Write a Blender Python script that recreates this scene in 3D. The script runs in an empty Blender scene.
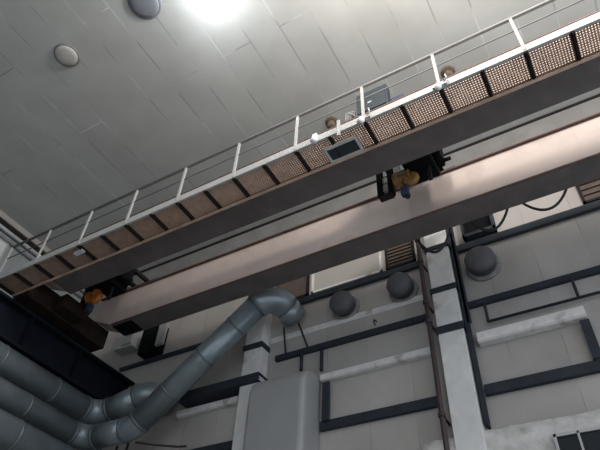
import bpy, math, random
from mathutils import Vector, Matrix

C = bpy.context.scene.collection
SC = bpy.context.scene
random.seed(4)
EYE = 1.6                      # eye height; heights below are measured from the eye, the floor is at -EYE

# ------------------------------------------------------------------ camera
TH, RO, YA, FPX = 0.7852168, 0.0620784, -0.5644114, 569.209
fw = Vector((math.sin(YA)*math.cos(TH), math.cos(YA)*math.cos(TH), math.sin(TH)))
rt = Vector((math.cos(YA), -math.sin(YA), 0.0))
up = rt.cross(fw)
r2 = rt*math.cos(RO) + up*math.sin(RO)
u2 = -rt*math.sin(RO) + up*math.cos(RO)
cam = bpy.data.cameras.new('camera')
cam.sensor_width = 36.0
cam.lens = 36.0*FPX/600.0
cam.clip_end = 200
co = bpy.data.objects.new('camera', cam)
C.objects.link(co)
m3 = Matrix((r2, u2, -fw)).transposed()
co.matrix_world = Matrix.Translation((0, 0, EYE)) @ m3.to_4x4()
SC.camera = co

# ------------------------------------------------------------------ world, lights, exposure
W = bpy.data.worlds.new('world')
SC.world = W
W.use_nodes = True
W.node_tree.nodes['Background'].inputs[0].default_value = (0.84, 0.92, 1.0, 1)
W.node_tree.nodes['Background'].inputs[1].default_value = 0.85
SC.view_settings.view_transform = 'Standard'
SC.view_settings.look = 'None'
SC.view_settings.exposure = 0.24
SC.view_settings.gamma = 1.0
SC.view_settings.use_curve_mapping = False

def lamp_light(name, x, y, z, power, col, rad=0.25):
    l = bpy.data.lights.new(name, 'POINT')
    l.energy = power
    l.color = col
    l.shadow_soft_size = rad
    o = bpy.data.objects.new(name, l)
    o.location = (x, y, z + EYE)
    C.objects.link(o)
    return o

WARM = (1.0, 0.92, 0.85)
COOL = (0.86, 0.95, 1.0)
lamp_light('lit_lamp_light', -5.75, 4.0, 14.2, 85, (0.92, 0.97, 1.0), 0.22)
lamp_light('hall_lamp_light', 2.8, 4.2, 13.3, 900, WARM, 0.4)
lamp_light('hall_lamp_light', -1.2, 3.0, 13.2, 900, WARM, 0.4)
lamp_light('hall_lamp_light', 2.6, -2.0, 13.4, 500, WARM, 0.4)

# ------------------------------------------------------------------ materials
def mat(name, col, rough=0.7, metal=0.0, var=0.15, scale=3.0, bump=0.0, spots=None, emit=None, spec=0.5):
    m = bpy.data.materials.new(name)
    m.use_nodes = True
    nt = m.node_tree
    b = nt.nodes['Principled BSDF']
    b.inputs['Roughness'].default_value = rough
    b.inputs['Metallic'].default_value = metal
    b.inputs['Specular IOR Level'].default_value = spec
    tc = nt.nodes.new('ShaderNodeTexCoord')
    n = nt.nodes.new('ShaderNodeTexNoise')
    n.inputs['Scale'].default_value = scale
    n.inputs['Detail'].default_value = 5
    nt.links.new(tc.outputs['Object'], n.inputs['Vector'])
    r = nt.nodes.new('ShaderNodeValToRGB')
    e = r.color_ramp.elements
    e[0].position, e[1].position = 0.3, 0.7
    e[0].color = tuple(c*(1-var) for c in col) + (1,)
    e[1].color = tuple(min(1, c*(1+var*0.6)) for c in col) + (1,)
    nt.links.new(n.outputs['Fac'], r.inputs['Fac'])
    out = r.outputs['Color']
    if spots:                                      # shaped stains: a second, coarser noise picks them
        n2 = nt.nodes.new('ShaderNodeTexNoise')
        n2.inputs['Scale'].default_value = spots[1]
        n2.inputs['Detail'].default_value = 6
        nt.links.new(tc.outputs['Object'], n2.inputs['Vector'])
        rr = nt.nodes.new('ShaderNodeValToRGB')
        rr.color_ramp.elements[0].position = spots[2]
        rr.color_ramp.elements[1].position = min(1, spots[2] + 0.12)
        nt.links.new(n2.outputs['Fac'], rr.inputs['Fac'])
        mx = nt.nodes.new('ShaderNodeMixRGB')
        nt.links.new(rr.outputs['Color'], mx.inputs['Fac'])
        nt.links.new(out, mx.inputs['Color1'])
        mx.inputs['Color2'].default_value = tuple(spots[0]) + (1,)
        out = mx.outputs['Color']
    nt.links.new(out, b.inputs['Base Color'])
    if bump:
        bp = nt.nodes.new('ShaderNodeBump')
        bp.inputs['Strength'].default_value = bump
        bp.inputs['Distance'].default_value = 0.05
        nt.links.new(n.outputs['Fac'], bp.inputs['Height'])
        nt.links.new(bp.outputs['Normal'], b.inputs['Normal'])
    if emit:
        b.inputs['Emission Color'].default_value = tuple(emit[0]) + (1,)
        b.inputs['Emission Strength'].default_value = emit[1]
    return m

def tile_mat(name, col, axes, size, origin, seam_a, seam_b, mortar, stain, rough=0.8, seam_amt=0.8, var=0.08):
    """Large slabs in running bond; the seams come and go and are lighter in some places, darker in others."""
    m = bpy.data.materials.new(name)
    m.use_nodes = True
    nt = m.node_tree
    b = nt.nodes['Principled BSDF']
    b.inputs['Roughness'].default_value = rough
    tc = nt.nodes.new('ShaderNodeTexCoord')
    sx = nt.nodes.new('ShaderNodeSeparateXYZ')
    nt.links.new(tc.outputs['Object'], sx.inputs[0])
    cx = nt.nodes.new('ShaderNodeCombineXYZ')
    for i in (0, 1):
        ad = nt.nodes.new('ShaderNodeMath')
        ad.operation = 'SUBTRACT'
        ad.inputs[1].default_value = origin[i]
        nt.links.new(sx.outputs['XYZ'.index(axes[i])], ad.inputs[0])
        nt.links.new(ad.outputs[0], cx.inputs[i])
    br = nt.nodes.new('ShaderNodeTexBrick')
    br.offset = 0.37
    br.inputs['Scale'].default_value = 1.0
    br.inputs['Brick Width'].default_value = size[0]
    br.inputs['Row Height'].default_value = size[1]
    br.inputs['Mortar Size'].default_value = mortar
    br.inputs['Mortar Smooth'].default_value = 0.3
    br.inputs['Bias'].default_value = 0.0
    br.inputs['Color1'].default_value = tuple(c*(1-var) for c in col) + (1,)
    br.inputs['Color2'].default_value = tuple(c*(1+var) for c in col) + (1,)
    br.inputs['Mortar'].default_value = tuple(col) + (1,)
    nt.links.new(cx.outputs[0], br.inputs['Vector'])
    def noise(scale, lo, hi, det=3):
        n = nt.nodes.new('ShaderNodeTexNoise')
        n.inputs['Scale'].default_value = scale
        n.inputs['Detail'].default_value = det
        nt.links.new(tc.outputs['Object'], n.inputs['Vector'])
        r = nt.nodes.new('ShaderNodeValToRGB')
        r.color_ramp.elements[0].position = lo
        r.color_ramp.elements[1].position = hi
        nt.links.new(n.outputs['Fac'], r.inputs['Fac'])
        return r.outputs['Color']
    sc = nt.nodes.new('ShaderNodeMixRGB')
    nt.links.new(noise(0.55, 0.42, 0.58), sc.inputs['Fac'])
    sc.inputs['Color1'].default_value = tuple(seam_a) + (1,)
    sc.inputs['Color2'].default_value = tuple(seam_b) + (1,)
    pr = nt.nodes.new('ShaderNodeMath')
    pr.operation = 'MULTIPLY'
    nt.links.new(br.outputs['Fac'], pr.inputs[0])
    nt.links.new(noise(1.1, 0.38, 0.6), pr.inputs[1])
    p2 = nt.nodes.new('ShaderNodeMath')
    p2.operation = 'MULTIPLY'
    nt.links.new(pr.outputs[0], p2.inputs[0])
    p2.inputs[1].default_value = seam_amt
    mx = nt.nodes.new('ShaderNodeMixRGB')
    nt.links.new(p2.outputs[0], mx.inputs['Fac'])
    nt.links.new(br.outputs['Color'], mx.inputs['Color1'])
    nt.links.new(sc.outputs['Color'], mx.inputs['Color2'])
    st = nt.nodes.new('ShaderNodeMixRGB')
    st.blend_type = 'MULTIPLY'
    st.inputs['Fac'].default_value = 1.0
    nt.links.new(mx.outputs['Color'], st.inputs['Color1'])
    s2 = nt.nodes.new('ShaderNodeMixRGB')
    nt.links.new(noise(stain[0], 0.3, 0.7, 6), s2.inputs['Fac'])
    s2.inputs['Color1'].default_value = tuple(stain[1]) + (1,)
    s2.inputs['Color2'].default_value = (1, 1, 1, 1)
    nt.links.new(s2.outputs['Color'], st.inputs['Color2'])
    nt.links.new(st.outputs['Color'], b.inputs['Base Color'])
    return m

M = dict(
    ceiling=tile_mat('ceiling_slabs', (0.56, 0.575, 0.56), 'YX', (7.3, 0.95), (5.65, -5.6), (0.86, 0.86, 0.84), (0.36, 0.36, 0.36), 0.024, (0.8, (0.86, 0.86, 0.85)), seam_amt=0.85, var=0.022),
    wall=tile_mat('wall_panels', (0.46, 0.44, 0.425), 'ZX', (30.0, 1.18), (0.0, -2.9), (0.30, 0.29, 0.28), (0.22, 0.22, 0.22), 0.012, (0.7, (0.78, 0.77, 0.76)), seam_amt=0.6, var=0.05),
    side=tile_mat('side_wall_panels', (0.36, 0.39, 0.40), 'ZY', (3.0, 1.2), (0.0, 0.0), (0.2, 0.2, 0.2), (0.5, 0.5, 0.5), 0.015, (0.7, (0.7, 0.72, 0.73))),
    floor=mat('floor_concrete', (0.24, 0.23, 0.22), 0.8, var=0.2, scale=0.8),
    plaster=mat('white_plaster', (0.62, 0.61, 0.60), 0.85, var=0.18, scale=5, bump=0.5, spots=((0.33, 0.31, 0.29), 2.2, 0.6)),
    column=mat('column_paint', (0.70, 0.70, 0.70), 0.8, var=0.12, scale=3, spots=((0.40, 0.38, 0.36), 1.5, 0.62)),
    ledge=mat('ledge_paint', (0.74, 0.73, 0.73), 0.8, var=0.12, scale=4, spots=((0.42, 0.40, 0.38), 2.0, 0.6)),
    cream=mat('cream_panel', (0.42, 0.40, 0.375), 0.8, var=0.06, scale=1.5),
    girder=mat('girder_paint', (0.53, 0.45, 0.42), 0.55, var=0.08, scale=1.6, spots=((0.44, 0.36, 0.33), 0.9, 0.6)),
    girder_shaded=mat('girder_shaded_paint', (0.13, 0.115, 0.11), 0.75, var=0.2, scale=2),  # girder paint darkened for the undersides: their shade is in the colour
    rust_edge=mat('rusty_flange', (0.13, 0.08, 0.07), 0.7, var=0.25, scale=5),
    tan_edge=mat('tan_flange_edge', (0.62, 0.43, 0.33), 0.7, var=0.25, scale=3),
    upperwall_shaded=mat('shaded_upper_wall', (0.25, 0.245, 0.235), 0.85, var=0.15, scale=1.5),  # darker grey that paints in the weaker light high on the end wall
    grating=mat('rusty_grating', (0.38, 0.27, 0.21), 0.8, var=0.2, scale=6),
    bracket=mat('dark_bracket', (0.022, 0.017, 0.018), 0.8, var=0.2, scale=5, spec=0.2),
    rail=mat('railing_paint', (0.43, 0.43, 0.42), 0.55, var=0.08, scale=4),
    rail_grey=mat('grey_rail_paint', (0.22, 0.22, 0.22), 0.6, var=0.12, scale=4),
    navy=mat('navy_steel', (0.006, 0.009, 0.016), 0.7, var=0.3, scale=2, spec=0.15),
    truck=mat('dark_brown_steel', (0.028, 0.019, 0.015), 0.85, var=0.3, scale=3, spec=0.1),  # one even, very dark brown
    black=mat('black_steel', (0.006, 0.007, 0.009), 0.8, var=0.3, scale=4, spec=0.1),
    steel=mat('dark_blue_steel', (0.030, 0.038, 0.050), 0.6, var=0.2, scale=4, spec=0.2),
    redpipe=mat('red_brown_pipe', (0.055, 0.036, 0.038), 0.6, var=0.25, scale=4),
    duct=mat('galvanised_duct', (0.25, 0.30, 0.33), 0.30, 0.4, var=0.15, scale=2.5),
    band=mat('duct_band', (0.15, 0.18, 0.20), 0.4, 0.25, var=0.15, scale=5),
    housing=mat('grey_sheet_metal', (0.36, 0.365, 0.375), 0.5, 0.1, var=0.07, scale=1.5),
    vent=mat('dark_vent_metal', (0.10, 0.10, 0.115), 0.65, var=0.15, scale=6),
    vent_rim=mat('grey_vent_rim', (0.22, 0.22, 0.22), 0.7, var=0.25, scale=8),
    board=mat('brown_boards', (0.095, 0.07, 0.06), 0.8, var=0.2, scale=4),
    lampgrey=mat('grey_lamp_enamel', (0.22, 0.24, 0.27), 0.9, var=0.04, scale=2),
    lampwhite=mat('dusty_lamp_glass', (0.56, 0.55, 0.52), 0.9, var=0.1, scale=5),
    lamprim=mat('dark_lamp_rim', (0.24, 0.23, 0.22), 0.6, var=0.2, scale=6),
    lamplit=mat('glowing_lamp_glass', (0.9, 0.93, 1.0), 0.4, var=0.01, emit=((0.9, 0.96, 1.0), 9.0)),
    rustlamp=mat('rusty_lamp_holder', (0.16, 0.12, 0.085), 0.8, var=0.4, scale=9),
    blue=mat('blue_grey_enamel', (0.018, 0.032, 0.043), 0.5, var=0.12, scale=4),
    deepblue=mat('deep_blue_enamel', (0.022, 0.03, 0.07), 0.5, var=0.12, scale=4),
    yellow=mat('yellow_paint', (0.24, 0.135, 0.035), 0.55, var=0.25, scale=8),
    orange=mat('orange_paint', (0.40, 0.13, 0.015), 0.55, var=0.2, scale=8),
    white=mat('white_enamel', (0.72, 0.73, 0.75), 0.5, var=0.05, scale=4),
    glass=mat('dark_window_glass', (0.008, 0.013, 0.019), 0.3, var=0.2, scale=2, spec=0.2),
    cable=mat('black_cable', (0.022, 0.022, 0.026), 0.7, var=0.2, scale=6),
    lead=mat('pale_steel', (0.42, 0.43, 0.44), 0.5, 0.2, var=0.1, scale=5),
)

# ------------------------------------------------------------------ mesh helpers
class MB:
    def __init__(s):
        s.v, s.f, s.sm = [], [], []
    def add(s, vs, fs, smooth=False):
        n = len(s.v)
        s.v += [tuple(v) for v in vs]
        s.f += [tuple(i + n for i in f) for f in fs]
        s.sm += [smooth]*len(fs)
        return s
    def box(s, a, b, bev=0.0):
        x0, x1 = sorted((a[0], b[0])); y0, y1 = sorted((a[1], b[1])); z0, z1 = sorted((a[2], b[2]))
        v = [(x, y, z) for z in (z0, z1) for y in (y0, y1) for x in (x0, x1)]
        return s.add(v, [(0, 2, 3, 1), (4, 5, 7, 6), (0, 1, 5, 4), (2, 6, 7, 3), (0, 4, 6, 2), (1, 3, 7, 5)])
    def bar(s, p, q, w, h, upv=(0, 0, 1)):
        p, q = Vector(p), Vector(q)
        d = (q - p).normalized()
        u = Vector(upv)
        if abs(d.dot(u)) > 0.98: u = Vector((0, 1, 0))
        a = d.cross(u).normalized()*w/2
        b = a.cross(d).normalized()*h/2
        v = [p-a-b, p+a-b, p+a+b, p-a+b, q-a-b, q+a-b, q+a+b, q-a+b]
        return s.add(v, [(0, 1, 2, 3), (4, 7, 6, 5), (0, 4, 5, 1), (1, 5, 6, 2), (2, 6, 7, 3), (3, 7, 4, 0)])
    def tube(s, pts, rad, n=20, cap=True):
        pts = [Vector(p) for p in pts]
        k = len(pts)
        rads = rad if isinstance(rad, (list, tuple)) else [rad]*k
        t0 = (pts[1]-pts[0]).normalized()
        u = t0.orthogonal().normalized()
        vs = []
        pt = t0
        for i in range(k):
            if i == 0: t = t0
            elif i == k-1: t = (pts[-1]-pts[-2]).normalized()
            else: t = ((pts[i]-pts[i-1]).normalized() + (pts[i+1]-pts[i]).normalized()).normalized()
            q = pt.rotation_difference(t)
            u = q @ u
            pt = t
            w = t.cross(u)
            sc = 1.0
            if 0 < i < k-1:
                c = (pts[i]-pts[i-1]).normalized().dot((pts[i+1]-pts[i]).normalized())
                sc = 1.0
            for j in range(n):
                a = 2*math.pi*j/n
                vs.append(pts[i] + (u*math.cos(a) + w*math.sin(a))*rads[i]*sc)
        fs = []
        for i in range(k-1):
            for j in range(n):
                a, b = i*n + j, i*n + (j+1) % n
                fs.append((a, b, b+n, a+n))
        s.add(vs, fs, True)
        if cap:
            m = len(s.v) - k*n
            s.f.append(tuple(m + j for j in reversed(range(n)))); s.sm.append(False)
            s.f.append(tuple(m + (k-1)*n + j for j in range(n))); s.sm.append(False)
        return s
    def lathe(s, base, axis, prof, n=28):
        """prof: (distance along axis, radius) pairs."""
        base, ax = Vector(base), Vector(axis).normalized()
        u = ax.orthogonal().normalized(); w = ax.cross(u)
        vs = []
        for d, r in prof:
            for j in range(n):
                a = 2*math.pi*j/n
                vs.append(base + ax*d + (u*math.cos(a) + w*math.sin(a))*r)
        fs = []
        for i in range(len(prof)-1):
            for j in range(n):
                a, b = i*n + j, i*n + (j+1) % n
                fs.append((a, b, b+n, a+n))
        s.add(vs, fs, True)
        m = len(s.v) - len(prof)*n
        s.f.append(tuple(m + j for j in reversed(range(n)))); s.sm.append(False)
        s.f.append(tuple(m + (len(prof)-1)*n + j for j in range(n))); s.sm.append(False)
        return s
    def prism(s, prof, x0, x1, axis='X'):
        """prof: outline points in the plane across the axis, run from x0 to x1."""
        n = len(prof)
        def P(t, a, b):
            return (t, a, b) if axis == 'X' else ((a, t, b) if axis == 'Y' else (a, b, t))
        vs = [P(x0, a, b) for a, b in prof] + [P(x1, a, b) for a, b in prof]
        fs = [tuple(range(n)), tuple(reversed(range(n, 2*n)))]
        fs += [(i, i+n, (i+1) % n + n, (i+1) % n) for i in range(n)]
        return s.add(vs, fs)
    def build(s, name, m, parent=None, bevel=0.0, base=None):
        """One mesh object; its origin sits at `base`, or at the parent's origin."""
        o0 = Vector(parent['base_at']) if parent is not None else Vector(base or (0, 0, 0))
        me = bpy.data.meshes.new(name)
        me.from_pydata([(v[0]-o0.x, v[1]-o0.y, v[2]-o0.z) for v in s.v], [], s.f)
        me.polygons.foreach_set('use_smooth', s.sm)
        me.validate(); me.update()
        import bmesh
        bm = bmesh.new(); bm.from_mesh(me)
        bmesh.ops.recalc_face_normals(bm, faces=bm.faces)
        bm.to_mesh(me); bm.free()
        me.materials.append(m)
        o = bpy.data.objects.new(name, me)
        C.objects.link(o)
        o['base_at'] = tuple(o0)
        if parent is not None:
            o.parent = parent
        else:
            o.location = (o0.x, o0.y, o0.z + EYE)
        if bevel:
            b = o.modifiers.new('bevel', 'BEVEL')
            b.width = bevel; b.segments = 3; b.limit_method = 'ANGLE'
        return o

def tag(o, label, cat, group=None):
    o['label'] = label; o['category'] = cat
    if group: o['group'] = group
    return o
def thing(name, label, cat, base, group=None):
    o = bpy.data.objects.new(name, None)
    o.empty_display_size = 0.2
    C.objects.link(o)
    o.location = (base[0], base[1], base[2] + EYE)
    o['base_at'] = tuple(base)
    return tag(o, label, cat, group)
def struct(o):
    o['kind'] = 'structure'
    return o
def arc(p, q, r, c, n=8):
    """Fillet of radius r between the legs p-c and c-q."""
    p, q, c = Vector(p), Vector(q), Vector(c)
    a = (p-c).normalized(); b = (q-c).normalized()
    ang = a.angle(b)
    d = r/math.tan(ang/2)
    ctr = c + (a+b).normalized()*(r/math.sin(ang/2))
    s0 = c + a*d - ctr; s1 = c + b*d - ctr
    tot = s0.angle(s1)
    out = []
    for i in range(n+1):
        t = i/n
        out.append(ctr + (s0*math.sin((1-t)*tot) + s1*math.sin(t*tot))/math.sin(tot))
    return out

# ------------------------------------------------------------------ the hall
ZC, D, XL, XR, YB = 14.93, 12.0, -17.7, 7.0, -9.0
struct(MB().box((XL-.3, YB, -EYE-.3), (XR, D+.3, -EYE)).build('floor', M['floor']))
struct(MB().box((XL-.3, YB, ZC), (XR, D+.3, ZC+.3)).build('ceiling', M['ceiling']))
struct(MB().box((XL, D, -EYE), (XR, D+.3, ZC)).build('wall_end', M['wall']))
struct(MB().box((XL-.3, YB, -EYE), (XL, D+.3, ZC)).build('wall_left', M['side']))
struct(MB().box((XL, YB-.3, -EYE), (-6.5, YB, ZC)).build('wall_back_blocker', M['side']))  # unseen partial wall, added to cut world light and darken the left side
struct(MB().box((XL, D-.04, 12.9), (XR, D, ZC)).build('wall_upper', M['upperwall_shaded']))  # top band of the end wall, dimmed by its colour
struct(MB().box((XL, D-.07, ZC-.10), (XR, D, ZC)).build('trim_1', M['bracket']))
# the beige cornice, conduit and pale pipe at the top of the left wall
struct(MB().box((XL, YB, ZC-.24), (XL+.16, D-.08, ZC)).build('trim_2', M['cream']))
struct(MB().box((XL, YB, ZC-.46), (XL+.10, D-.08, ZC-.24)).build('trim_4', M['bracket']))
tag(MB().tube([(XL+.14, YB, ZC-.58), (XL+.14, D-.1, ZC-.58)], .075, 12).build('wall_pipe', M['white']),
    'pale pipe running along the top of the left wall under the ceiling', 'pipe')
tag(MB().tube([(XL+.10, YB, ZC-.88), (XL+.10, D-.1, ZC-.88)], .05, 12).build('wall_conduit', M['lead']),
    'thin grey conduit along the left wall, just under the pale pipe', 'conduit')
# pale window in the left wall; its opaque white pane stands in for daylight
wn = struct(MB().box((XL, 6.7, 12.5), (XL+.06, 7.75, 14.0)).build('window_2', M['rail']))
MB().box((XL+.05, 6.78, 12.58), (XL+.07, 7.67, 13.92)).build('pane', M['white'], wn)

# ------------------------------------------------------------------ concrete columns with steel bands
def column(x0, x1, bands, label, yf=11.6):
    t = thing('concrete_column', label, 'column', ((x0+x1)/2, (yf+D)/2, -EYE))
    MB().box((x0, yf, -EYE), (x1, D, 13.0)).build('shaft', M['column'], t, .02)
    for z, h in bands:
        MB().box((x0-.03, yf-.05, z-h/2), (x1+.03, D, z+h/2)).build('steel_band', M['steel'], t)
    return t
column(-3.19, -2.56, [(8.13, .19), (9.34, .15), (10.78, .12)],
       'white-painted concrete column at the right, with dark steel bands, beside the red-brown pipe')
column(-9.02, -8.40, [(9.27, .17)],
       'white-painted concrete column at the left, partly behind the grey elbow duct')
tag(MB().prism([(-2.51, 11.66), (-2.40, 11.66), (-2.40, 11.70), (-2.46, 11.70), (-2.46, 11.98), (-2.51, 11.98)], 5.66, 12.6, 'Z').box((-2.46, 11.66, 8.2), (-2.36, 11.72, 12.6)).build('corner_post', M['steel']),
    'dark steel angle post running up the right side of the right concrete column', 'post')
t = thing('riser_pipe', 'thin red-brown vertical pipe just left of the right concrete column', 'pipe', (-3.33, 11.5, -EYE))
MB().tube([(-3.34, 11.5, -EYE), (-3.34, 11.5, 12.2)], .06, 14).build('pipe_run', M['redpipe'], t)
for z in (5.95, 8.4, 9.0, 10.4, 11.2):
    MB().tube([(-3.34, 11.5, z-.05), (-3.34, 11.5, z+.05)], .085, 14).box((-3.36, 11.5, z-.03), (-3.32, D-.02, z+.03)).build('collar', M['redpipe'], t)

# ------------------------------------------------------------------ steel rails, ledges and panels on the end wall
def girt(x0, x1, z, h, label, y0=11.88, name='wall_rail', m='steel'):
    return tag(MB().prism([(y0, z-h/2), (D, z-h/2), (D, z-h/2+.04), (y0+.05, z-h/2+.04), (y0+.05, z+h/2-.04), (D, z+h/2-.04), (D, z+h/2), (y0, z+h/2)], x0, x1).build(name, M[m], None, .01, ((x0+x1)/2, D, z)), label, 'rail')
girt(-8.36, -3.45, 10.70, .20, 'dark steel rail between the columns, topmost, above the left and middle round vents')
girt(-2.42, XR, 10.78, .22, 'dark steel rail right of the right column, topmost, under the hanging cables')
girt(-8.1, -3.45, 8.87, .17, 'dark steel rail between the columns, just below the left and middle round vents')
girt(-2.42, XR, 8.87, .17, 'dark steel rail right of the right column, next below the right round vent')
girt(-6.58, -3.45, 6.52, .24, 'dark steel rail between the columns, right of the grey sheet-metal housing')
girt(-2.42, XR, 6.53, .25, 'thick dark steel rail right of the right column, above the rough white ledge')
girt(-11.2, -8.34, 8.17, .27, 'dark blue steel rail crossing in front of the left column', 11.5)
girt(-14.0, -9.2, 6.55, .22, 'dark steel rail at the lower left, under the diagonal duct')
girt(-14.6, -9.2, 10.2, .12, 'thin dark rail left of the left column, beside the wall cabinets')

def ledge(x0, x1, z0, z1, y0, label):
    return tag(MB().prism([(y0, z0+.04), (y0+.05, z0), (D, z0), (D, z1+.10), (y0+.02, z1)], x0, x1).build('wall_ledge', M['ledge'], None, .015, ((x0+x1)/2, D, z0)), label, 'ledge')
ledge(-6.57, -3.45, 7.74, 7.92, 11.80, 'white plaster ledge between the columns, right of the grey housing')
ledge(-2.33, .08, 7.66, 7.93, 11.74, 'white plaster ledge right of the right column, under the thin pipe frame')
ledge(-11.4, -9.2, 7.74, 7.92, 11.80, 'white plaster ledge at the left, behind the diagonal duct')
t = tag(MB().prism([(11.93, 9.55), (D, 9.50), (D, 9.68), (11.96, 9.66)], -8.36, -3.45).build('wall_moulding', M['ledge'], None, 0, (-5.9, D, 9.5)),
        'thin pale moulding under the left and middle round vents', 'moulding')
# steel frame posts and the thin pipe frames
def post(x, z0, z1, label, w=.16):
    return tag(MB().prism([(x-w/2, 11.80), (x+w/2, 11.80), (x+w/2, 11.86), (x-w/2+.05, 11.86), (x-w/2+.05, 11.99), (x-w/2, 11.99)], z0, z1, 'Z').build('frame_post', M['steel'], None, 0, (x, D, z0)), label, 'post')
post(-6.38, 6.60, 7.65, 'short dark steel post between ledge and rail, beside the grey housing', .2)
post(0.0, 6.65, 7.60, 'short dark steel post at the right end of the right ledge', .2)
t = thing('pipe_rack', 'thin dark pipe frame hanging below the rail right of the right column', 'pipe', (-.5, 11.85, 8.2))
MB().tube([(-2.0, 11.85, 8.21), (XR-.5, 11.85, 8.21)], .035, 10).build('pipe_run', M['steel'], t)
for x in (-2.0, .06, 2.1):
    MB().tube([(x, 11.85, 8.2), (x, 11.85, 8.75)], .035, 10).build('pipe_leg', M['steel'], t)
for x, z0, w in ((-7.22, 8.25, 'left of the two short dark stubs under the rail above the grey housing'), (-6.58, 8.1, 'right of the two short dark stubs under the rail above the grey housing')):
    tag(MB().tube([(x, 11.92, z0), (x, 11.92, 8.80)], .045, 10).build('pipe_stub', M['steel'], None, 0, (x, 11.86, z0)), w, 'pipe')
# lower plaster ledge with the window under it
lump = MB()
n = 46
vs, fs = [], []
prof = [(11.98, 5.62), (11.78, 5.56), (11.66, 5.38), (11.62, 5.15), (11.66, 4.9), (11.78, 4.72), (11.98, 4.66)]
for i in range(n+1):
    x = -3.9 + i*(XR+3.9)/n
    for y, z in prof:
        vs.append((x, y + random.uniform(-.035, .035)*(y < 11.95), z + random.uniform(-.03, .03)))
k = len(prof)
for i in range(n):
    for j in range(k-1):
        a = i*k + j
        fs.append((a, a+1, a+1+k, a+k))
    fs.append((i*k+k-1, i*k, i*k+k, i*k+2*k-1))
fs.append(tuple(range(k))); fs.append(tuple(reversed(range(n*k, n*k+k))))
lump.add(vs, fs, True)
tag(lump.build('wall_ledge', M['plaster'], None, 0, (1.5, D, 4.7)), 'rough lumpy white plaster ledge at the lower right, above the dark window', 'ledge')
t = struct(MB().box((-1.24, 11.50, 3.6), (-1.19, 11.60, 5.12)).box((-1.24, 11.50, 5.06), (2.4, 11.60, 5.12))
           .box((-.81, 11.50, 3.6), (-.77, 11.60, 5.1)).box((.2, 11.50, 3.6), (.24, 11.60, 5.1)).box((-1.24, 11.50, 3.55), (2.4, 11.60, 3.62)).build('window_1', M['lead']))
MB().box((-1.19, 11.54, 3.6), (2.4, 11.56, 5.08)).build('pane', M['glass'], t)
struct(MB().box((-1.6, 11.58, 3.3), (XR, D, 4.7)).build('trim_3', M['column']))

# row of panels and boarded openings under the crane
def panel(x0, x1, z0, z1, m, name, label, cat, slat=False):
    t = thing(name, label, cat, ((x0+x1)/2, D, z0))
    fr = MB()
    for a, b in (((x0, 11.90, z0), (x0+.07, D-.01, z1)), ((x1-.07, 11.90, z0), (x1, D-.01, z1)), ((x0, 11.90, z0), (x1, D-.01, z0+.07)), ((x0, 11.90, z1-.07), (x1, D-.01, z1))):
        fr.box(a, b)
    fr.build('surround', M['bracket'] if m != 'cream' else M['ledge'], t)
    p = MB()
    if slat:
        nn = 6
        for i in range(nn):
            h = (z1-z0-.14)/nn
            zz = z0+.07+i*h
            p.prism([(11.91, zz), (11.985, zz+.03), (11.985, zz+h), (11.955, zz+h)], x0+.07, x1-.07)
    else:
        p.box((x0+.07, 11.94, z0+.07), (x1-.07, 11.99, z1-.07))
    p.build('slats' if slat else 'sheet', M[m], t)
panel(-8.30, -7.10, 10.85, 12.1, 'board', 'boarded_opening', 'brown boarded opening under the crane girder, right of the left column', 'board')
panel(-6.98, -4.62, 10.85, 12.1, 'cream', 'wall_panel', 'pale cream panel under the crane girder, between the two brown boards', 'panel')
panel(-4.50, -3.60, 10.85, 11.75, 'board', 'vent_grille', 'brown slatted grille above the middle round vent, left of the red-brown pipe', 'grille', True)
panel(.95, 2.1, 10.95, 12.3, 'board', 'boarded_opening', 'brown boarded opening under the crane girder at the right edge', 'board', True)
t = thing('ventilation_opening', 'black square opening under the crane girder, above the right round vent', 'opening', (-1.7, D, 10.95))
o = MB()
for a, b in (((-2.15, 11.72, 10.95), (-2.08, D, 12.0)), ((-1.32, 11.72, 10.95), (-1.25, D, 12.0)), ((-2.15, 11.72, 10.95), (-1.25, D, 11.05)), ((-2.15, 11.72, 11.93), (-1.25, D, 12.0))):
    o.box(a, b)
o.build('casing', M['steel'], t)
MB().box((-2.08, 11.93, 11.05), (-1.32, 11.98, 11.93)).build('backing', M['black'], t)

# round vents
def vent(x, z, r, label):
    t = thing('round_vent', label, 'vent', (x, D, z), 'round vents on the end wall')
    MB().lathe((x, D, z), (0, -1, 0), [(0, r*1.18), (.05, r*1.18), (.08, r*1.02)]).build('flange', M['vent_rim'], t)
    MB().lathe((x, D-.08, z), (0, -1, 0), [(0, r*.9), (.16, r*.9), (.18, r), (.32, r), (.40, r*.86), (.46, r*.5), (.48, r*.05)]).build('cowl', M['vent'], t)
vent(-5.83, 9.96, .36, 'round dark vent cowl between the columns, nearest the grey elbow duct')
vent(-4.06, 9.97, .36, 'round dark vent cowl just left of the red-brown pipe')
vent(-1.83, 9.98, .39, 'round dark vent cowl just right of the right column, below the black opening')
# small hook on the wall
tag(MB().tube([(-4.93, D, 9.22), (-4.93, 11.85, 9.2), (-4.93, 11.8, 9.12), (-4.93, 11.84, 9.04), (-4.93, 11.9, 9.06)], .018, 8)
    .build('wall_hook', M['bracket'], None, 0, (-4.93, D, 9.1)), 'small dark hook on the wall between two rails, under the middle vent', 'hook')

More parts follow.
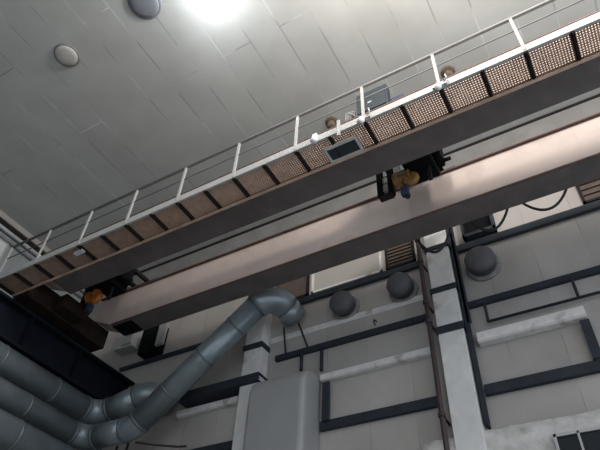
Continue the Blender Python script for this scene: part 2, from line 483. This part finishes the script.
# electrical cabinets at the far left of the end wall
t = thing('wall_cabinet', 'black cabinet with a white open door, on the wall left of the left column', 'cabinet', (-13.3, D, 10.25))
MB().box((-13.6, 11.6, 10.35), (-12.75, D-.01, 11.4)).build('body', M['black'], t, .02)
MB().box((-12.74, 11.5, 10.42), (-12.42, 11.6, 11.25)).build('door', M['lead'], t)
t = thing('wall_cabinet', 'grey cabinet on the wall in the far left corner, beside the runway beam', 'cabinet', (-14.6, D, 10.6))
MB().box((-14.85, 11.6, 10.85), (-14.0, D-.01, 11.95)).build('body', M['lead'], t, .02)
MB().box((-14.5, 11.56, 10.95), (-14.05, 11.6, 11.85)).build('door', M['housing'], t)

# ------------------------------------------------------------------ sheet-metal housing
t = thing('duct_housing', 'large grey sheet-metal housing with a rounded top, bottom centre of the wall', 'duct', (-7.45, 11.5, -EYE))
x0, x1, yf, zt, rr = -8.33, -6.60, 11.08, 7.92, .55
pr = [(D-.01, -EYE), (yf, -EYE), (yf, zt-rr)]
pr += [(yf+rr-rr*math.cos(a), zt-rr+rr*math.sin(a)) for a in [math.pi/2*i/8 for i in range(1, 9)]] + [(D-.01, zt)]
MB().prism(pr, x0, x1).build('casing', M['housing'], t, .13)
for z in (5.2, 3.4):
    MB().box((x0-.012, yf-.012, z), (x1+.012, D-.01, z+.05)).build('seam_strip', M['housing'], t)

# ------------------------------------------------------------------ round ducts
def duct(label, pts, rads, r, bands, base, flare=1.0):
    t = thing('round_duct', label, 'duct', base, 'round grey ducts')
    path = [Vector(pts[0])]
    elbows = []
    for i in range(1, len(pts)-1):
        a = arc(path[-1] if i == 1 else pts[i-1], pts[i+1], rads[i-1], pts[i], 9)
        elbows.append(a)
    segs = []
    cur = Vector(pts[0])
    for a in elbows:
        segs.append((cur, a[0])); cur = a[-1]
    segs.append((cur, Vector(pts[-1])))
    for i, (p, q) in enumerate(segs):
        if (q-p).length > .05:
            MB().tube([p, q], r*(flare if i == len(segs)-1 else 1), 28).build('straight_section', M['duct'], t)
    for a in elbows:
        MB().tube(a, r*1.02*(flare if a is elbows[-1] else 1), 28).build('elbow', M['duct'], t)
        for e, f in ((a[0], a[1]), (a[-1], a[-2])):
            d = (Vector(f)-Vector(e)).normalized()
            MB().tube([Vector(e)-d*.04, Vector(e)+d*.04], r*1.06, 28).build('joint_band', M['band'], t)
    for si, fr in bands:
        p, q = segs[si]
        d = (q-p).normalized(); c = p.lerp(q, fr)
        MB().tube([c-d*.03, c+d*.03], r*1.035, 28).build('joint_band', M['band'], t)
    return t
t = duct('long grey duct rising diagonally across the wall to an elbow above the grey housing',
     [(-13.85, -2.0, 7.07), (-13.85, 10.8, 7.07), (-11.95, 10.8, 7.06), (-7.62, 10.78, 10.42), (-7.50, 11.84, 10.10)], [.55, .7, .60], .345,
     [(0, .3), (0, .5), (0, .7), (0, .86), (2, .25), (2, .55), (2, .82)], (-13.85, 10.8, 7.15), 1.14)
t = duct('upper grey duct along the left wall, right under the black runway beam',
     [(-13.9, -2.0, 7.89), (-13.9, 11.0, 7.89), (-12.0, 11.1, 8.30), (-11.9, 11.9, 8.32)], [.6, .42], .38,
     [(0, .35), (0, .55), (0, .75), (0, .9)], (-13.9, 11.0, 7.93))
t = duct('lowest and palest grey duct along the left wall, at the bottom left corner',
     [(-13.8, -2.0, 6.22), (-13.8, 11.2, 6.22), (-13.8, 11.3, 5.2)], [.09], .44,
     [(0, .4), (0, .6), (0, .8)], (-13.8, 10.6, 6.2))
for x, lab in ((-12.55, 'left of the two thin rods under the diagonal duct'), (-12.15, 'right of the two thin rods under the diagonal duct')):
    tag(MB().tube([(x, 10.95, 5.6), (x, 10.95, 6.71)], .035, 8).build('hanger_rod', M['bracket'], None, 0, (x, 10.95, 5.6)), lab, 'rod')
tag(MB().tube([(-11.85, 10.9, 6.68), (-11.5, 11.3, 6.7), (-11.0, 11.7, 6.72), (-10.8, 11.85, 6.76)], .03, 8).build('wire', M['cable'], None, 0, (-11.8, 10.9, 6.9)),
    'dark wire slanting from the diagonal duct down to the wall', 'wire')
for a, b, lab in (((-7.75, 11.7, 9.72), (-7.75, D-.08, 8.86), 'left of the two thin stays under the duct mouth'), ((-7.25, 11.7, 9.72), (-7.0, D-.08, 8.86), 'right of the two thin stays under the duct mouth')):
    tag(MB().tube([a, b], .03, 8).build('duct_stay', M['steel'], None, 0, a), lab, 'stay')

# ------------------------------------------------------------------ runway beam along the left
t = thing('runway_beam', 'black crane runway beam along the left side above the ducts', 'beam', (-14.0, 3.0, 8.35))
MB().box((-14.35, YB, 9.42), (-13.72, D-.02, 9.50)).build('top_flange', M['navy'], t)
MB().box((-14.06, YB, 8.43), (-13.98, D-.02, 9.42)).build('web', M['navy'], t)
MB().box((-14.35, YB, 8.35), (-13.72, D-.02, 8.43)).build('bottom_flange', M['navy'], t)
MB().box((-14.07, YB, 9.50), (-13.99, D-.02, 9.62)).build('crane_rail', M['black'], t)
for i in range(11):
    y = -7.5 + i*1.9
    MB().box((-13.98, y, 8.43), (-13.74, y+.03, 9.42)).build('stiffener', M['navy'], t)

# ------------------------------------------------------------------ bridge crane
X0, X1 = -13.62, XR-1.0
crane = thing('bridge_crane', 'long double-girder overhead bridge crane with grating walkway and white railing', 'crane', (-5, 8.6, 9.65))
def girder(ya, yb, lab):
    g = MB().prism([(X0, 10.45), (X0+.9, 10.03), (X1, 10.03), (X1, 11.25), (X0, 11.25)], ya, yb, 'Y').build('girder', M['girder'], crane)
    g['label'] = lab
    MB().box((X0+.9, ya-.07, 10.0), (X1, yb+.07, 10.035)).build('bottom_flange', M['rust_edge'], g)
    MB().box((X0+.95, ya-.02, 9.992), (X1, yb+.06, 10.001)).build('underside', M['girder_shaded'], g)
    MB().box((X0, ya-.08, 11.25), (X1, yb+.08, 11.285)).build('top_flange', M['rust_edge'], g)
    MB().box((X0, (ya+yb)/2-.04, 11.285), (X1, (ya+yb)/2+.04, 11.38)).build('rail', M['bracket'], g)
    for i in range(8):
        MB().box((X0+1.6+i*2.2, ya, 10.03), (X0+1.612+i*2.2, ya-.006, 11.25)).build('weld_seam', M['girder'], g)
    return g
girder(7.11, 7.78, 'front girder behind the grating walkway')
girder(9.60, 10.17, 'rear pinkish girder')
et = MB().box((-14.28, 7.12, 9.80), (X0, 10.25, 10.45)).build('end_truck', M['truck'], crane, .02)
for y in (7.6, 9.8):
    MB().lathe((-14.13, y, 9.80), (1, 0, 0), [(0, .21), (.03, .21), (.04, .18), (.16, .18), (.17, .21), (.2, .21)], 20).build('wheel', M['black'], et)
MB().box((X0, 8.0, 9.86), (X0+.5, 8.9, 10.3)).build('drive_motor', M['truck'], et, .05)
# walkway: brackets, grating panels, toe board
YO, YI = 6.37, 7.03
step = 0.826
xs = [0.68 + step*i for i in range(-18, 7)]
PX = [0.68 + 2*step*i for i in range(-9, 4)]
xs = [x for x in xs if X0 - .7 < x < X1]
for x in xs:
    MB().box((x-.036, YO, 9.915), (x+.036, 7.10, 9.995)).box((x-.010, YO, 9.88), (x+.010, 7.10, 9.92)).build('walkway_bracket', M['bracket'], crane)
hx0, hx1 = -3.70, -2.92
for i in range(len(xs)-1):
    a, b = xs[i]+.045, xs[i+1]-.045
    g = MB()
    nx = int((b-a)/.050)
    for k in range(nx+1):
        xx = a + (b-a)*k/nx
        g.box((xx-.0125, YO+.02, 9.985), (xx+.0125, YI+.07, 10.02))
    for k in range(14):
        yy = YO+.03 + k*(YI-YO+.02)/13
        g.box((a, yy-.0115, 9.99), (b, yy+.0115, 10.015))
    g.build('grating_panel', M['grating'], crane)
MB().box((xs[0], YO-.02, 9.97), (X1, YO+.015, 10.13)).build('toe_board', M['rail'], crane)
MB().box((xs[0], YO-.02, 9.93), (X1, YO+.035, 9.972)).build('edge_angle', M['rail'], crane)
MB().box((xs[0], 7.0, 9.865), (X1, 7.06, 9.90)).build('edge_angle', M['tan_edge'], crane)
# railing
for i, x in enumerate(xs):
    if min(abs(x-p) for p in PX) < .05:
        MB().box((x-.03, YO-.03, 9.97), (x+.03, YO+.01, 11.25)).build('railing_post', M['rail'], crane)
MB().tube([(xs[0], YO, 11.26), (X1, YO, 11.26)], .042, 12).build('top_rail', M['rail_grey'], crane)
MB().tube([(xs[0], YO, 10.78), (X1, YO, 10.78)], .016, 8).build('middle_rail', M['rail_grey'], crane)
# hatch in the walkway and small fittings
h = MB()
for a, b in (((hx0, 6.58, 9.86), (hx1, 6.64, 9.91)), ((hx0, 6.95, 9.86), (hx1, 7.0, 9.91)), ((hx0, 6.64, 9.86), (hx0+.05, 6.95, 9.91)), ((hx1-.05, 6.64, 9.86), (hx1, 6.95, 9.91))):
    h.box(a, b)
hp = h.build('hatch_frame', M['lampwhite'], crane)
MB().box((hx0+.05, 6.64, 9.885), (hx1-.05, 6.95, 9.90)).build('hatch_cover', M['blue'], hp)
MB().box((-3.21, 6.28, 9.72), (-3.15, 6.33, 10.25)).build('hanging_post', M['rail'], crane)
for x in (-0.97, -2.62):
    f = MB().lathe((x-.02, 6.28, 9.98), (0, 0, -1), [(0, .03), (.05, .065), (.12, .075), (.18, .045), (.21, .015)], 14).build('insulator', M['white'], crane)
    MB().box((x-.14, 6.29, 9.93), (x+.16, 6.33, 9.99)).tube([(x+.1, 6.3, 9.98), (x+.18, 6.26, 10.05), (x+.16, 6.26, 10.16)], .018, 8).build('clamp_arm', M['lead'], f)
f = MB().box((-3.80, 6.27, 9.90), (-3.70, 6.34, 10.12)).lathe((-3.75, 6.26, 9.93), (0, 0, -1), [(0, .06), (.08, .08), (.14, .03)], 12).build('insulator', M['white'], crane)

MB().box((-11.15, 6.5, 9.86), (-10.85, 6.62, 9.91)).build('white_box', M['white'], crane)
MB().box((-12.7, 9.62, 9.95), (-11.95, 10.15, 9.99)).build('stop_plate', M['black'], crane)

# blue cabinets standing on the front girder
t = thing('control_cabinet', 'blue-grey control cabinet on the front crane girder, behind the railing', 'cabinet', (-2.75, 7.45, 11.285))
MB().box((-3.10, 7.12, 11.42), (-2.30, 7.36, 12.28)).build('body', M['blue'], t, .02)
MB().box((-3.06, 7.10, 11.46), (-2.34, 7.125, 12.24)).build('door', M['blue'], t)
MB().box((-2.80, 7.09, 11.72), (-2.70, 7.10, 11.78)).build('label_plate', M['lead'], t)
MB().box((-3.1, 7.15, 11.287), (-3.0, 7.35, 11.42)).box((-2.4, 7.15, 11.287), (-2.3, 7.35, 11.42)).build('foot', M['bracket'], t)
t = thing('junction_box', 'small deep-blue box on the front crane girder, right of the control cabinet', 'box', (-2.1, 7.4, 11.285))
MB().box((-2.24, 7.15, 11.287), (-1.93, 7.36, 11.60)).build('body', M['deepblue'], t, .02)
MB().box((-1.93, 7.2, 11.287), (-1.72, 7.35, 11.36)).build('cable_gland', M['bracket'], t)
t = thing('cable_bundle', 'grey cables and arms beside the control cabinet, at the railing post', 'cable', (-3.2, 7.2, 11.285))
for k in range(4):
    x = -3.44 + k*.06
    MB().tube([(x, 7.2, 11.29), (x+.03, 7.15, 11.6), (x+.06, 7.13, 11.75 - .06*k), (-3.16, 7.16, 11.72-.08*k)], .025, 8).build('cable', M['rail_grey'], t)

# ------------------------------------------------------------------ hoist trolleys between the girders
def trolley(cx, label, hook_m):
    t = thing('hoist_trolley', label, 'hoist', (cx, 8.7, 11.38), 'hoist trolleys between the crane girders')
    X = lambda v: cx + v
    MB().box((X(.02), 8.2, 10.52), (X(.72), 9.0, 11.45)).build('winch_housing', M['black'], t, .04)
    MB().box((X(.72), 8.45, 10.72), (X(.90), 8.95, 11.40)).build('motor', M['black'], t, .05)
    MB().lathe((X(.90), 8.8, 10.78), (1, 0, 0), [(0, .05), (.16, .05), (.17, .02)], 12).build('motor_shaft', M['bracket'], t)
    for y in (7.445, 9.885):
        MB().box((X(-.75), y-.06, 11.47), (X(.95), y+.06, 11.67)).build('side_beam', M['bracket'], t)
    for x in (-.62, .06, .62):
        MB().box((X(x)-.05, 7.40, 11.50), (X(x)+.05, 9.93, 11.62)).build('cross_beam', M['bracket'], t)
    for x in (-.58, .82):
        for y in (7.445, 9.885):
            MB().lathe((X(x), y-.05, 11.50), (0, 1, 0), [(0, .12), (.10, .12)], 16).build('wheel', M['black'], t)
    for x in (-.70, -.42):
        MB().box((X(x)-.06, 8.6, 10.15), (X(x)+.06, 8.78, 11.55)).build('mast', M['black'], t)
    MB().box((X(-.74), 8.62, 10.10), (X(-.40), 8.78, 10.17)).build('mast_foot', M['bracket'], t)
    for x, z in ((-.56, 10.72), (-.56, 10.45), (-.24, 10.95), (-.20, 10.66)):
        MB().box((X(x)-.075, 8.68, z-.10), (X(x)+.075, 8.74, z+.10)).build('white_plate', M['lead'], t)
    MB().lathe((X(-.28), 8.5, 10.32), (1, 0, 0), [(0, .16), (.03, .19), (.07, .15), (.34, .15), (.38, .19), (.42, .17)], 20).build('rope_drum', hook_m, t)
    MB().lathe((X(.14), 8.52, 10.16), (0, -1, 0), [(0, .18), (.04, .20), (.10, .20), (.14, .14)], 20).build('sheave', hook_m, t)
    MB().box((X(-.14), 8.42, 9.72), (X(.06), 8.58, 10.0)).build('hook_block', M['deepblue'], t, .04)
    MB().tube([(X(-.04), 8.5, 9.74), (X(-.04), 8.5, 9.66), (X(.0), 8.5, 9.60), (X(.05), 8.5, 9.66)], .025, 8).build('hook', M['bracket'], t)
    MB().tube([(X(-.05), 8.5, 9.98), (X(-.05), 8.5, 10.2)], .02, 8).build('rope', M['cable'], t)
    MB().box((X(.52), 8.55, 10.06), (X(.60), 8.63, 10.54)).build('cable_arm', M['bracket'], t)
    return t
trolley(-2.55, 'black hoist trolley with a dull yellow drum, between the girders at picture centre right', M['yellow'])
trolley(-12.5, 'black hoist trolley with a bright orange drum, between the girders at the far left end', M['orange'])

# festoon cables hanging from the rear girder
def loop(x0, x1, z0, z1, sag, label, y=10.3):
    p = []
    for i in range(17):
        u = i/16
        p.append((x0+(x1-x0)*u, y, z0+(z1-z0)*u - sag*4*u*(1-u)))
    t = tag(MB().tube(p, .032, 8).build('hanging_cable', M['cable'], None, 0, p[0]), label, 'cable', 'cables looping under the rear girder')
    return t
loop(-3.0, -2.12, 10.06, 10.06, .62, 'black cable looping under the rear girder in front of the right column')
loop(-1.62, -.72, 10.06, 10.06, .50, 'black cable looping under the rear girder beside the black opening')
loop(-.35, .62, 10.06, 10.06, .42, 'black cable looping under the rear girder, nearest the right edge')

# ------------------------------------------------------------------ ceiling lamps
def dome(x, y, r, m, rim, label, drop=.0, group='round ceiling lamps'):
    t = thing('ceiling_lamp', label, 'lamp', (x, y, ZC), group)
    MB().lathe((x, y, ZC), (0, 0, -1), [(0, r*1.0), (.03, r*1.0), (.05, r*.94)]).build('mounting_rim', rim, t)
    MB().lathe((x, y, ZC-.045), (0, 0, -1), [(0, r*.88), (.03, r*.84), (.05, r*.66), (.06, r*.35), (.063, r*.05)]).build('glass_dome', m, t)
    return t
dome(-10.55, 3.42, .37, M['lampwhite'], M['lamprim'], 'unlit dusty round ceiling lamp with a dark rim at the upper left')
dome(-7.50, 3.32, .46, M['lampgrey'], M['lampgrey'], 'plain grey unlit round ceiling lamp at the top edge, left of the glowing lamp')
dome(-5.75, 4.05, .38, M['lamplit'], M['lamplit'], 'glowing white round ceiling lamp at the top edge of the picture')
def fitting(x, y, label):
    t = thing('lamp_holder', label, 'lamp', (x, y, ZC), 'rusty lamp holders')
    MB().lathe((x, y, ZC), (0, 0, -1), [(0, .20), (.03, .20), (.05, .12)], 18).build('base_plate', M['rustlamp'], t)
    MB().lathe((x, y, ZC-.05), (0, 0, -1), [(0, .11), (.12, .13), (.2, .15), (.25, .10), (.27, .03)], 18).build('bulb_cup', M['rustlamp'], t)
fitting(-4.83, 9.1, 'rusty brown lamp holder on the ceiling, left of the blue-grey control cabinet')
fitting(-1.08, 9.15, 'rusty brown lamp holder on the ceiling, seen past the right-hand railing')
